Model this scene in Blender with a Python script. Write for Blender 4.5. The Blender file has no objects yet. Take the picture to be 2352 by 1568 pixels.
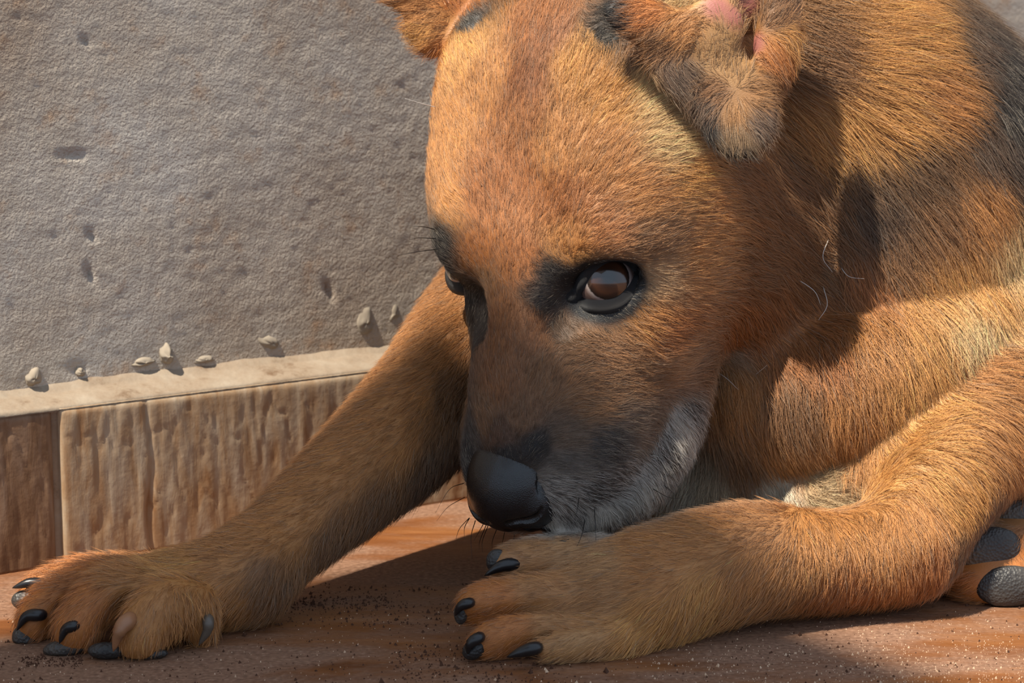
import bpy, math, random
import numpy as np
from mathutils import Vector
from mathutils.bvhtree import BVHTree

rng = np.random.default_rng(7)
random.seed(7)
scene = bpy.context.scene
C = scene.collection

# ------------------------------------------------------------------ camera
W, H, F = 2352.0, 1568.0, 5200.0
CAM_H, PITCH = 0.253, math.radians(9.65)
CAM = np.array([0.0, 0.0, CAM_H])
RT = np.array([1.0, 0, 0])
UP = np.array([0, math.sin(PITCH), math.cos(PITCH)])
FW = np.array([0, math.cos(PITCH), -math.sin(PITCH)])
cam_data = bpy.data.cameras.new('camera')
cam_data.sensor_width = 36.0
cam_data.lens = F / W * 36.0
cam_data.clip_start = 0.01
cam_data.dof.use_dof = True
cam_data.dof.focus_distance = 0.86
cam_data.dof.aperture_fstop = 22.0
cam = bpy.data.objects.new('camera', cam_data)
C.objects.link(cam)
cam.location = CAM
cam.rotation_euler = (math.pi / 2 - PITCH, 0, 0)
scene.camera = cam

# ------------------------------------------------------------------ light
SUN_DIR = np.array([-0.37, -0.35, 0.86])          # towards the sun
world = bpy.data.worlds.new('sky')
scene.world = world
world.use_nodes = True
wn = world.node_tree
wn.nodes.clear()
w_out = wn.nodes.new('ShaderNodeOutputWorld')
w_bg = wn.nodes.new('ShaderNodeBackground')
w_bg.inputs['Color'].default_value = (0.66, 0.80, 1.0, 1)
w_bg.inputs['Strength'].default_value = 0.80
wn.links.new(w_bg.outputs[0], w_out.inputs[0])
sun_data = bpy.data.lights.new('sun', 'SUN')
sun_data.energy = 7.0
sun_data.angle = math.radians(0.6)
sun_data.color = (1.0, 0.92, 0.78)
sun = bpy.data.objects.new('sun', sun_data)
C.objects.link(sun)
sun.rotation_euler = Vector(SUN_DIR).to_track_quat('Z', 'Y').to_euler()
sun.location = (-1, -0.5, 2)
vs = scene.view_settings
vs.view_transform = 'Standard'
vs.look = 'None'
vs.exposure = 0.20
vs.gamma = 1.0
vs.use_curve_mapping = False


cy = scene.cycles
cy.max_bounces = 3
cy.adaptive_threshold = 0.04
cy.diffuse_bounces = 2
cy.glossy_bounces = 2
cy.transmission_bounces = 2
cy.transparent_max_bounces = 4
cy.caustics_reflective = False
cy.caustics_refractive = False
scene.cycles_curves.subdivisions = 1


# ------------------------------------------------------------------ helpers
def at(px, py, d):
    return CAM + d * ((px - W / 2) / F * RT + (H / 2 - py) / F * UP + FW)


def ray(px, py):
    v = (px - W / 2) / F * RT + (H / 2 - py) / F * UP + FW
    return v


def floor_pt(px, py, z=0.0):
    v = ray(px, py)
    return CAM + v * ((z - CAM[2]) / v[2])


def project(p):
    q = np.asarray(p) - CAM
    d = q @ FW
    return np.stack([W / 2 + F * (q @ RT) / d, H / 2 - F * (q @ UP) / d, d], -1)


def hash2(i, j, seed=0):
    h = (i.astype(np.int64) * 374761393 + j.astype(np.int64) * 668265263 + seed * 974634777) & 0x7fffffff
    h = ((h ^ (h >> 13)) * 1274126177) & 0x7fffffff
    return ((h ^ (h >> 16)) & 0xffff) / 65535.0


def noise2(x, y, seed=0):
    xi, yi = np.floor(x), np.floor(y)
    fx, fy = x - xi, y - yi
    fx, fy = fx * fx * (3 - 2 * fx), fy * fy * (3 - 2 * fy)
    a, b = hash2(xi, yi, seed), hash2(xi + 1, yi, seed)
    c, d = hash2(xi, yi + 1, seed), hash2(xi + 1, yi + 1, seed)
    return (a * (1 - fx) + b * fx) * (1 - fy) + (c * (1 - fx) + d * fx) * fy


def fbm2(x, y, octs=4, seed=0):
    s, amp, tot = 0, 1.0, 0
    for o in range(octs):
        s = s + amp * (noise2(x * 2 ** o, y * 2 ** o, seed + o * 17) - 0.5)
        tot += amp
        amp *= 0.5
    return s / tot


def noise3(p, seed=0):
    """cheap smooth 3-D value noise in -0.5..0.5"""
    i = np.floor(p)
    f = p - i
    f = f * f * (3 - 2 * f)
    out = 0
    for dx in (0, 1):
        for dy in (0, 1):
            for dz in (0, 1):
                w = (f[:, 0] if dx else 1 - f[:, 0]) * (f[:, 1] if dy else 1 - f[:, 1]) * (f[:, 2] if dz else 1 - f[:, 2])
                out = out + w * hash2(i[:, 0] + dx + 57 * (i[:, 2] + dz), i[:, 1] + dy + 131 * (i[:, 2] + dz), seed)
    return out - 0.5


def link(name, data, parent=None, mat=None):
    o = bpy.data.objects.new(name, data)
    C.objects.link(o)
    if parent is not None:
        o.parent = parent
    if mat is not None:
        data.materials.append(mat)
    return o


def mesh_np(name, v, f, parent=None, mat=None, smooth=True):
    me = bpy.data.meshes.new(name)
    v = np.asarray(v, dtype=np.float32)
    f = np.asarray(f, dtype=np.int32)
    n, k = f.shape
    me.vertices.add(len(v))
    me.vertices.foreach_set('co', v.ravel())
    me.loops.add(n * k)
    me.loops.foreach_set('vertex_index', f.ravel())
    me.polygons.add(n)
    me.polygons.foreach_set('loop_start', np.arange(0, n * k, k, dtype=np.int32))
    me.polygons.foreach_set('use_smooth', np.full(n, smooth))
    me.update(calc_edges=True)
    me.validate()
    return link(name, me, parent, mat)


def tag(o, label=None, cat=None, group=None, kind=None):
    if label: o['label'] = label
    if cat: o['category'] = cat
    if group: o['group'] = group
    if kind: o['kind'] = kind
    return o


def empty(name, loc):
    o = bpy.data.objects.new(name, None)
    C.objects.link(o)
    o.location = loc
    return o


def child_of(o, parent):
    """parent while keeping the world placement (parents here are unrotated)"""
    o.parent = parent
    o.matrix_parent_inverse.identity()
    o.location = Vector(o.location) - Vector(parent.location)
    return o


# ------------------------------------------------------------------ materials
def new_mat(name):
    m = bpy.data.materials.new(name)
    m.use_nodes = True
    nt = m.node_tree
    b = nt.nodes['Principled BSDF']
    return m, nt, b


def node(nt, t, **kw):
    n = nt.nodes.new(t)
    for k, v in kw.items():
        if k in n.inputs:
            n.inputs[k].default_value = v
        else:
            setattr(n, k, v)
    return n


def ramp(nt, fac, stops):
    r = nt.nodes.new('ShaderNodeValToRGB')
    while len(r.color_ramp.elements) < len(stops):
        r.color_ramp.elements.new(0.5)
    for e, (p, c) in zip(r.color_ramp.elements, stops):
        e.position = p
        e.color = (*c, 1)
    nt.links.new(fac, r.inputs['Fac'])
    return r.outputs['Color']


def srgb(r, g, b):
    f = lambda c: c / 12.92 if c <= 0.04045 else ((c + 0.055) / 1.055) ** 2.4
    return (f(r / 255), f(g / 255), f(b / 255))


def simple_mat(name, col, rough=0.6, **kw):
    m, nt, b = new_mat(name)
    b.inputs['Base Color'].default_value = (*col, 1)
    b.inputs['Roughness'].default_value = rough
    for k, v in kw.items():
        b.inputs[k].default_value = v
    return m


def bump_chain(nt, b, heights):
    """heights: list of (socket, strength, distance)"""
    prev = None
    for s, st, dist in heights:
        bm = nt.nodes.new('ShaderNodeBump')
        bm.inputs['Strength'].default_value = st
        bm.inputs['Distance'].default_value = dist
        nt.links.new(s, bm.inputs['Height'])
        if prev is not None:
            nt.links.new(prev, bm.inputs['Normal'])
        prev = bm.outputs['Normal']
    nt.links.new(prev, b.inputs['Normal'])



# ================================================================== the setting
WP0 = np.array([-0.1975, 0.9196, 0.0])            # foot of the skirting, at the left
WT = np.array([0.816, 0.578, 0.0]); WT /= np.linalg.norm(WT)
WN = np.array([WT[1], -WT[0], 0.0])               # out of the wall
SKIRT_H, LEDGE = 0.0668, 0.020


def wall_t(px, py, off):
    """(t, z) on the plane parallel to the wall, off metres in front of the skirting face"""
    v = ray(px, py)
    s = ((WP0 + WN * off - CAM) @ WN) / (v @ WN)
    p = CAM + v * s
    return (p - WP0) @ WT, p[2]


def wpt(t, z, off):
    t, z, off = np.broadcast_arrays(t, z, off)
    return WP0 + t[..., None] * WT + off[..., None] * WN + z[..., None] * np.array([0, 0, 1.0])


def grid_faces(n, m):
    i = np.arange(n * m).reshape(n, m)
    return np.stack([i[:-1, :-1].ravel(), i[1:, :-1].ravel(), i[1:, 1:].ravel(), i[:-1, 1:].ravel()], 1)


# ---- floor
m_floor, nt, b = new_mat('fired_clay_floor')
tc = nt.nodes.new('ShaderNodeTexCoord')
mp = node(nt, 'ShaderNodeMapping')
mp.inputs['Scale'].default_value = (9, 42, 1)
mp.inputs['Rotation'].default_value = (0, 0, math.radians(-5))
nt.links.new(tc.outputs['Object'], mp.inputs['Vector'])
n1 = node(nt, 'ShaderNodeTexNoise', Scale=1.0, Detail=7.0, Roughness=0.62, Distortion=0.6)
nt.links.new(mp.outputs[0], n1.inputs['Vector'])
c_clean = ramp(nt, n1.outputs['Fac'], [(0.30, srgb(96, 54, 26)), (0.52, srgb(122, 74, 38)), (0.70, srgb(146, 96, 56))])
mp2 = node(nt, 'ShaderNodeMapping')
mp2.inputs['Scale'].default_value = (6, 17, 1)
nt.links.new(tc.outputs['Object'], mp2.inputs['Vector'])
n2 = node(nt, 'ShaderNodeTexNoise', Scale=1.0, Detail=9.0, Roughness=0.68, Distortion=0.3)
nt.links.new(mp2.outputs[0], n2.inputs['Vector'])
dust = node(nt, 'ShaderNodeMapRange')
dust.inputs['From Min'].default_value = 0.42
dust.inputs['From Max'].default_value = 0.56
dust.inputs['To Max'].default_value = 0.85
nt.links.new(n2.outputs['Fac'], dust.inputs['Value'])
n3 = node(nt, 'ShaderNodeTexNoise', Scale=520.0, Detail=3.0)
nt.links.new(tc.outputs['Object'], n3.inputs['Vector'])
c_dust = ramp(nt, n3.outputs['Fac'], [(0.30, srgb(104, 76, 58)), (0.60, srgb(140, 106, 84)), (0.75, srgb(162, 132, 110))])
mx = node(nt, 'ShaderNodeMix', data_type='RGBA')
nt.links.new(dust.outputs[0], mx.inputs['Factor'])
nt.links.new(c_clean, mx.inputs[6])
nt.links.new(c_dust, mx.inputs[7])
nt.links.new(mx.outputs[2], b.inputs['Base Color'])
rg = node(nt, 'ShaderNodeMapRange')
rg.inputs['To Min'].default_value = 0.42
rg.inputs['To Max'].default_value = 0.85
nt.links.new(dust.outputs[0], rg.inputs['Value'])
nt.links.new(rg.outputs[0], b.inputs['Roughness'])
bump_chain(nt, b, [(n1.outputs['Fac'], 0.35, 0.004), (n3.outputs['Fac'], 0.25, 0.0008)])
fl = mesh_np('floor', [(-2.5, -1.5, 0), (3, -1.5, 0), (3, 3.5, 0), (-2.5, 3.5, 0)], [(0, 1, 2, 3)], None, m_floor, False)
tag(fl, 'dusty orange-brown clay floor with streaky grain', kind='structure')

# ---- plaster wall
m_wall, nt, b = new_mat('rough_plaster')
tc = nt.nodes.new('ShaderNodeTexCoord')
n1 = node(nt, 'ShaderNodeTexNoise', Scale=9.0, Detail=6.0, Roughness=0.6)
nt.links.new(tc.outputs['Object'], n1.inputs['Vector'])
c1 = ramp(nt, n1.outputs['Fac'], [(0.34, srgb(160, 142, 124)), (0.52, srgb(178, 166, 152)), (0.68, srgb(188, 180, 170))])
n2 = node(nt, 'ShaderNodeTexNoise', Scale=70.0, Detail=5.0, Roughness=0.65)
nt.links.new(tc.outputs['Object'], n2.inputs['Vector'])
stain = node(nt, 'ShaderNodeMapRange')
stain.inputs['From Min'].default_value = 0.56
stain.inputs['From Max'].default_value = 0.74
stain.inputs['To Max'].default_value = 0.55
nt.links.new(n2.outputs['Fac'], stain.inputs['Value'])
mx = node(nt, 'ShaderNodeMix', data_type='RGBA')
nt.links.new(stain.outputs[0], mx.inputs['Factor'])
nt.links.new(c1, mx.inputs[6])
mx.inputs[7].default_value = (*srgb(160, 116, 74), 1)
nt.links.new(mx.outputs[2], b.inputs['Base Color'])
b.inputs['Roughness'].default_value = 0.9
n3 = node(nt, 'ShaderNodeTexNoise', Scale=640.0, Detail=4.0, Roughness=0.6)
nt.links.new(tc.outputs['Object'], n3.inputs['Vector'])
n4 = node(nt, 'ShaderNodeTexNoise', Scale=1100.0, Detail=2.0)
nt.links.new(tc.outputs['Object'], n4.inputs['Vector'])
bump_chain(nt, b, [(n3.outputs['Fac'], 0.9, 0.0015), (n4.outputs['Fac'], 0.45, 0.0006)])

ts = axis_t = np.concatenate([np.arange(-1.2, -0.16, 0.04), np.arange(-0.16, 0.34, 0.0017), np.arange(0.34, 0.9, 0.006), np.arange(0.9, 2.6, 0.05)])
zs = np.concatenate([np.arange(0.066, 0.30, 0.0017), np.arange(0.30, 0.42, 0.006), np.arange(0.42, 1.25, 0.05)])
T, Z = np.meshgrid(ts, zs, indexing='ij')
relief = 0.0003 * fbm2(T * 60, Z * 75, 3, 3) + 0.0004 * fbm2(T * 330, Z * 350, 2, 11) + 0.003 * fbm2(T * 8, Z * 8, 2, 23)
worm = np.abs(fbm2(T * 130 + Z * 40, Z * 190, 2, 31))
relief -= 0.00015 * np.exp(-(worm / 0.035) ** 2)
for px, py, rx, rz, dep in ((205, 628, .0010, .0035, .0025), (165, 356, .006, .0010, .0022), (208, 540, .0012, .0024, .002), (756, 668, .0016, .004, .0025), (180, 850, .003, .002, .0015), (195, 95, .0012, .002, .002)):
    t0, z0 = wall_t(px, py, -LEDGE)
    relief -= dep * np.exp(-((T - t0 + (Z - z0) * .3) / rx) ** 2 - ((Z - z0) / rz) ** 2)
wall = mesh_np('wall_left', wpt(T, Z, -LEDGE + relief).reshape(-1, 3), grid_faces(len(ts), len(zs))[:, ::-1], None, m_wall)
tag(wall, 'rough grey-beige plastered wall', kind='structure')


def blob(name, px, py, rt, rz, rd, seed, parent, mat, lean=0.0, sharp=1.0):
    """an irregular lump of plaster stuck to the wall"""
    t0, z0 = wall_t(px, py, -LEDGE)
    nu, nv = 22, 12
    u = np.linspace(0, 2 * np.pi, nu, endpoint=False)
    w = np.linspace(0, np.pi / 2, nv)
    U, V_ = np.meshgrid(u, w, indexing='ij')
    r = 1 + 0.95 * fbm2(np.cos(U) * 1.3 * np.cos(V_) + seed, np.sin(U) * 1.3 + np.sin(V_) * 1.5, 3, seed)
    a, c, h = np.cos(U) * np.cos(V_) * r, np.sin(U) * np.cos(V_) * r, np.sin(V_) ** sharp * r
    c = np.where(c > 0, c * (1 + 0.4 * np.abs(np.sin(U))), c)
    p = wpt(t0 + rt * (a + lean * c), z0 + rz * c, -LEDGE - 0.0012 + rd * h)
    f = []
    for i in range(nu):
        for j in range(nv - 1):
            f.append((i * nv + j, (i + 1) % nu * nv + j, (i + 1) % nu * nv + j + 1, i * nv + j + 1))
    return mesh_np(name, p.reshape(-1, 3), f, parent, mat)


m_lump = simple_mat('loose_plaster', srgb(152, 139, 122), 0.95)
for k, a in enumerate(((838, 742, .0046, .0062, .0030, .25), (622, 788, .0052, .0030, .0026, -.5), (380, 814, .0032, .0040, .0050, .1), (75, 868, .0036, .0034, .0036, .2),
                       (184, 853, .0024, .0020, .0026, 0), (786, 545, .0014, .0016, .0014, 0), (905, 722, .0035, .0050, .0022, .3), (330, 832, .0060, .0016, .0030, 0), (470, 826, .005, .0013, .0022, 0))):
    blob('plaster_lump', a[0], a[1], a[2], a[3], a[4], 40 + k, wall, m_lump, a[5])

# ---- unseen canopy slab added high overhead so its corner shades paws and muzzle
CAN_Z = 2.30
s_up = SUN_DIR / SUN_DIR[2] * CAN_Z
ct, cd = 0.172 + s_up @ WT, 0.085 + s_up @ WN
t_ = np.array([ct, ct, ct - 1.5, ct - 1.5])
d_ = np.array([cd, cd + 1.5, cd + 1.5, cd])
v_ = np.concatenate([wpt(t_, np.full(4, z), d_) for z in (CAN_Z, CAN_Z + 0.05)])
can = mesh_np('shade_canopy', v_, [(0, 1, 2, 3), (7, 6, 5, 4), (0, 4, 5, 1), (1, 5, 6, 2), (2, 6, 7, 3), (3, 7, 4, 0)], None, m_wall, False)
tag(can, 'flat overhead slab added out of view to shade the paws and muzzle', kind='structure')

# ---- skirting of rough stone-look tiles
board = empty('baseboard_left', tuple(WP0))
tag(board, 'low skirting of rough ridged stone tiles along the plastered wall', kind='structure')


def skirt_mat(name, c0, c1, c2, c3):
    m, nt, b = new_mat(name)
    tc = nt.nodes.new('ShaderNodeTexCoord')
    mp = node(nt, 'ShaderNodeMapping')
    mp.inputs['Scale'].default_value = (125, 125, 26)
    nt.links.new(tc.outputs['Object'], mp.inputs['Vector'])
    n = node(nt, 'ShaderNodeTexNoise', Scale=1.0, Detail=6.0, Roughness=0.62, Distortion=0.5)
    nt.links.new(mp.outputs[0], n.inputs['Vector'])
    c = ramp(nt, n.outputs['Fac'], [(0.28, c0), (0.44, c1), (0.58, c2), (0.74, c3)])
    nt.links.new(c, b.inputs['Base Color'])
    b.inputs['Roughness'].default_value = 0.62
    n3 = node(nt, 'ShaderNodeTexNoise', Scale=300.0, Detail=3.0)
    nt.links.new(tc.outputs['Object'], n3.inputs['Vector'])
    bump_chain(nt, b, [(n.outputs['Fac'], 0.35, 0.0012), (n3.outputs['Fac'], 0.3, 0.0006)])
    return m


m_sk1 = skirt_mat('stone_tile_beige', srgb(138, 98, 60), srgb(158, 128, 96), srgb(168, 146, 120), srgb(180, 162, 138))
m_sk2 = skirt_mat('stone_tile_brown', srgb(92, 62, 38), srgb(118, 86, 58), srgb(136, 106, 80), srgb(150, 126, 102))
m_mortar, nt, b = new_mat('pale_mortar')
tc = nt.nodes.new('ShaderNodeTexCoord')
n = node(nt, 'ShaderNodeTexNoise', Scale=45.0, Detail=6.0, Roughness=0.7)
nt.links.new(tc.outputs['Object'], n.inputs['Vector'])
c = ramp(nt, n.outputs['Fac'], [(0.32, srgb(104, 80, 58)), (0.44, srgb(138, 120, 100)), (0.70, srgb(154, 140, 122))])
nt.links.new(c, b.inputs['Base Color'])
b.inputs['Roughness'].default_value = 0.85
n3 = node(nt, 'ShaderNodeTexNoise', Scale=260.0, Detail=4.0)
nt.links.new(tc.outputs['Object'], n3.inputs['Vector'])
bump_chain(nt, b, [(n3.outputs['Fac'], 0.4, 0.0012)])


def skirt_tile(t0, t1, mat, seed, off0, fine):
    h = 0.0012 if fine else 0.006
    t = np.arange(t0, t1 + h * .5, h)
    z = np.arange(0.0, SKIRT_H + 1e-6, 0.0012 if fine else 0.006)
    z[-1] = SKIRT_H
    T, Z = np.meshgrid(t, z, indexing='ij')
    ridge = fbm2(T * 250 + 0.5 * fbm2(T * 40, Z * 60, 2, 5), Z * 46, 3, seed)
    deep = fbm2(T * 170, Z * 30, 2, seed + 9)
    r = 0.0010 * ridge - 0.0004 * np.exp(-((deep - 0.02) / 0.03) ** 2)
    tq, _ = wall_t(345, 1050, 0)
    r -= 0.0014 * np.exp(-((T - tq + 0.0012 * np.sin(Z * 120)) / 0.0009) ** 2)
    edge = np.minimum.reduce([T - t[0], t[-1] - T, SKIRT_H - Z])
    r = r * np.clip(edge / 0.004, 0, 1) - 0.0014 * np.exp(-edge / 0.0012)
    front = wpt(T, Z, off0 + r)
    n_, m_ = T.shape
    v = front.reshape(-1, 3)
    f = grid_faces(n_, m_)[:, ::-1]
    # back side and rim
    rim = [i * m_ for i in range(n_)] + [(n_ - 1) * m_ + j for j in range(1, m_)] + [i * m_ + m_ - 1 for i in range(n_ - 2, -1, -1)] + [j for j in range(m_ - 2, 0, -1)]
    rim = np.array(rim)
    back = v[rim] - WN * (0.012 + (v[rim] - WP0) @ WN)[:, None]
    base = len(v)
    v = np.concatenate([v, back])
    k = len(rim)
    q = np.stack([rim, np.roll(rim, -1), base + (np.arange(k) + 1) % k, base + np.arange(k)], 1)
    o = mesh_np('skirting_tile', v - WP0, np.concatenate([f, q]), board, mat)
    return o


TJ, _ = wall_t(137, 1100, 0)
skirt_tile(TJ - 0.303, TJ - 0.0016, m_sk2, 61, -0.0012, True)
skirt_tile(TJ + 0.0016, TJ + 0.40, m_sk1, 71, 0.0, True)
skirt_tile(TJ + 0.4032, TJ + 0.80, m_sk1, 83, 0.0, False)
skirt_tile(TJ + 0.8032, TJ + 1.20, m_sk2, 83, 0.0, False)
skirt_tile(TJ - 0.71, TJ - 0.3062, m_sk1, 91, 0.0, False)
# mortar bed on top of and between the tiles
t = np.concatenate([np.arange(-0.75, -0.14, 0.02), np.arange(-0.14, 0.34, 0.0016), np.arange(0.34, 1.4, 0.02)])
prof = np.array([(-0.0035, 0.0), (-0.0035, SKIRT_H - 0.002), (-0.0008, SKIRT_H - 0.0004), (-0.004, SKIRT_H + 0.0012), (-0.008, SKIRT_H + 0.0026), (-0.012, SKIRT_H + 0.0038), (-0.015, SKIRT_H + 0.0044), (-0.0175, SKIRT_H + 0.0052), (-0.0195, SKIRT_H + 0.0075), (-0.023, SKIRT_H + 0.0085)])
T, O = np.meshgrid(t, prof[:, 0], indexing='ij')
_, Z = np.meshgrid(t, prof[:, 1], indexing='ij')
wob = np.clip((Z - SKIRT_H) / 0.004, 0, 1)
Z = Z + wob * 0.0032 * fbm2(T * 60, Z * 300 + O * 300, 3, 7)
O = O + wob * 0.0030 * fbm2(T * 45, O * 250, 3, 8)
mesh_np('mortar_bed', wpt(T, Z, O).reshape(-1, 3) - WP0, grid_faces(*T.shape), board, m_mortar)

# ---- crumbs of dirt and sand on the floor
def crumbs(name, n, mat, size, label, spots, seed):
    r = np.random.default_rng(seed)
    base = np.array([(1, 0, -.5), (-.5, .87, -.5), (-.5, -.87, -.5), (0, 0, 1.0), (.3, .5, .45)])
    tri = np.array([(0, 1, 4), (1, 3, 4), (3, 0, 4), (0, 3, 2), (3, 1, 2), (0, 2, 1)])
    P = []
    for (x0, x1, y0, y1, w) in spots:
        k = int(n * w)
        q = np.stack([r.uniform(x0, x1, k), r.uniform(y0, y1, k)], 1)
        P += [floor_pt(a, c) for a, c in q]
    P = np.array(P)
    k = len(P)
    s = size * np.exp(r.normal(0, 0.45, k))
    ang = r.uniform(0, 6.28, k)
    V = base[None] * s[:, None, None] * r.uniform(0.6, 1.2, (k, 5, 1))
    x = V[..., 0] * np.cos(ang)[:, None] - V[..., 1] * np.sin(ang)[:, None]
    y = V[..., 0] * np.sin(ang)[:, None] + V[..., 1] * np.cos(ang)[:, None]
    V = np.stack([x, y, V[..., 2] + 0.4 * s[:, None]], -1) + P[:, None, :]
    Fc = tri[None] + (np.arange(k) * 5)[:, None, None]
    o = mesh_np(name, V.reshape(-1, 3), Fc.reshape(-1, 3), None, mat, False)
    return tag(o, label, 'dirt', kind='stuff')


m_dirt = simple_mat('dark_dirt', srgb(74, 44, 26), 0.95)
m_sand = simple_mat('pale_sand', srgb(200, 168, 138), 0.5)
crumbs('dirt_crumbs', 3600, m_dirt, 0.00034, 'dark crumbs of dirt scattered over the floor between the paws',
       [(-100, 2450, 1380, 1640, .38), (560, 1100, 1340, 1440, .14), (50, 190, 1508, 1532, .06), (900, 1300, 1480, 1568, .10), (640, 900, 1370, 1402, .07)], 5)
crumbs('sand_grains', 2600, m_sand, 0.00022, 'fine pale sand grains sprinkled on the floor in front of the dog',
       [(-100, 2450, 1400, 1640, .5), (1500, 2400, 1480, 1600, .35), (1980, 2352, 1430, 1568, .15)], 6)

# ================================================================== the dog
# ------------------------------------------------------------------ implicit body on a rectilinear grid
def axis(*segs):
    out = []
    for a, b, h in segs:
        out.append(np.arange(a, b - 1e-9, h))
    return np.concatenate(out).astype(np.float32)


GX = axis((-0.212, -0.045, 0.0026), (-0.045, 0.150, 0.0015), (0.150, 0.235, 0.0026), (0.235, 0.60, 0.006))
GY = axis((0.735, 0.775, 0.0026), (0.775, 0.985, 0.0016), (0.985, 1.15, 0.0028), (1.15, 1.42, 0.006))
GZ = axis((-0.006, 0.04, 0.0022), (0.04, 0.305, 0.0016), (0.305, 0.40, 0.0026))
FIELD = np.full((len(GX), len(GY), len(GZ)), 0.05, dtype=np.float32)


def _box(lo, hi):
    s = []
    for g, a, b in zip((GX, GY, GZ), lo, hi):
        i, j = np.searchsorted(g, a), np.searchsorted(g, b)
        s.append(slice(max(i - 1, 0), min(j + 1, len(g))))
    return tuple(s)


def _pts(s):
    return GX[s[0]][:, None, None], GY[s[1]][None, :, None], GZ[s[2]][None, None, :]


def _merge(s, dist, k, sub):
    a = FIELD[s]
    if sub:
        b = -dist
        h = np.clip(0.5 - 0.5 * (a - b) / k, 0, 1)
        FIELD[s] = a * (1 - h) + b * h + k * h * (1 - h)
    else:
        h = np.clip(0.5 + 0.5 * (a - dist) / k, 0, 1)
        FIELD[s] = a * (1 - h) + dist * h - k * h * (1 - h)


def ellipsoid(c, r, R=None, k=0.008, sub=False):
    """c world centre, r three radii (m), R columns = axes"""
    c = np.asarray(c, float)
    r = np.asarray(r, float)
    R = np.eye(3) if R is None else np.asarray(R, float)
    ext = np.sqrt(((R * r[None, :]) ** 2).sum(1))
    m = 2 * k + 0.008
    s = _box(c - ext - m, c + ext + m)
    x, y, z = _pts(s)
    x, y, z = x - np.float32(c[0]), y - np.float32(c[1]), z - np.float32(c[2])
    k0 = 0
    k1 = 0
    for i in range(3):
        q = (x * np.float32(R[0, i]) + y * np.float32(R[1, i]) + z * np.float32(R[2, i])) / np.float32(r[i])
        k0 = k0 + q * q
        k1 = k1 + (q / np.float32(r[i])) ** 2
    k0 = np.sqrt(k0)
    k1 = np.sqrt(k1) + 1e-6
    _merge(s, k0 * (k0 - 1) / k1, np.float32(k), sub)


def cone(a, b, ra, rb, k=0.008, sub=False, squash=None):
    """round cone; squash = (axis, factor) flattens the cross section along that axis"""
    a, b = np.asarray(a, float), np.asarray(b, float)
    R = max(ra, rb)
    m = 2 * k + 0.008
    s = _box(np.minimum(a, b) - R - m, np.maximum(a, b) + R + m)
    x, y, z = _pts(s)
    ba = b - a
    L2 = float(ba @ ba) + 1e-12
    x, y, z = x - np.float32(a[0]), y - np.float32(a[1]), z - np.float32(a[2])
    t = np.clip((x * np.float32(ba[0]) + y * np.float32(ba[1]) + z * np.float32(ba[2])) / np.float32(L2), 0, 1)
    x, y, z = x - t * np.float32(ba[0]), y - t * np.float32(ba[1]), z - t * np.float32(ba[2])
    d2 = x * x + y * y + z * z
    if squash is not None:
        n, fct = squash
        n = np.asarray(n, float) / np.linalg.norm(n)
        q = x * np.float32(n[0]) + y * np.float32(n[1]) + z * np.float32(n[2])
        d2 = d2 + q * q * np.float32(1 / fct ** 2 - 1)
        dist = (np.sqrt(d2) - (np.float32(ra) + t * np.float32(rb - ra))) * np.float32(min(1, 0.5 + 0.5 * fct))
    else:
        dist = np.sqrt(d2) - (np.float32(ra) + t * np.float32(rb - ra))
    _merge(s, dist, np.float32(k), sub)


def spline(pts, n=5):
    """Catmull-Rom through rows of pts"""
    pts = np.asarray(pts, float)
    P = np.vstack([2 * pts[0] - pts[1], pts, 2 * pts[-1] - pts[-2]])
    out = []
    for i in range(1, len(P) - 2):
        for t in np.linspace(0, 1, n, endpoint=False):
            p0, p1, p2, p3 = P[i - 1:i + 3]
            out.append(0.5 * (2 * p1 + (p2 - p0) * t + (2 * p0 - 5 * p1 + 4 * p2 - p3) * t * t + (3 * p1 - p0 - 3 * p2 + p3) * t ** 3))
    out.append(pts[-1])
    return np.array(out)


def chain(rows, k=0.008, n=3, sub=False, squash=None):
    """rows: (x, y, z, r) in metres"""
    q = spline(rows, n)
    for i in range(len(q) - 1):
        cone(q[i, :3], q[i + 1, :3], q[i, 3], q[i + 1, 3], k if i == 0 else min(k, 0.004), sub, squash)


def pr(rows):
    """(px, py, depth, radius px) -> metres"""
    return [(*at(x, y, d), r * d / F) for x, y, d, r in rows]


# ------------------------------------------------------------------ head frame (cm): x to the dog's left, y to the nose, z out of the face
HX = np.array([0.836, -0.023, -0.548])
HY = np.array([-0.139, -0.975, -0.172])
HX /= np.linalg.norm(HX)
HY -= HX * (HX @ HY)
HY /= np.linalg.norm(HY)
HZ = np.cross(HX, HY)
HZ = HZ if HZ[2] < 0 else -HZ
_cb = np.stack([RT, UP, FW], 1)
HR = np.stack([_cb @ HX, _cb @ HY, _cb @ HZ], 1)         # columns: head axes in the world
HO = at(1168, 668, 0.865)
CM = 0.0102


def hp(x, y, z):
    return HO + HR @ (np.array([x, y, z]) * CM)


def head_pts(p):
    """world -> head cm"""
    return (np.asarray(p) - HO) @ HR / CM


def rotm(ax, ay, az):
    cx, sx, cy, sy, cz, sz = math.cos(ax), math.sin(ax), math.cos(ay), math.sin(ay), math.cos(az), math.sin(az)
    X = np.array([[1, 0, 0], [0, cx, -sx], [0, sx, cx]])
    Y = np.array([[cy, 0, sy], [0, 1, 0], [-sy, 0, cy]])
    Z = np.array([[cz, -sz, 0], [sz, cz, 0], [0, 0, 1]])
    return Z @ Y @ X


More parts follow.
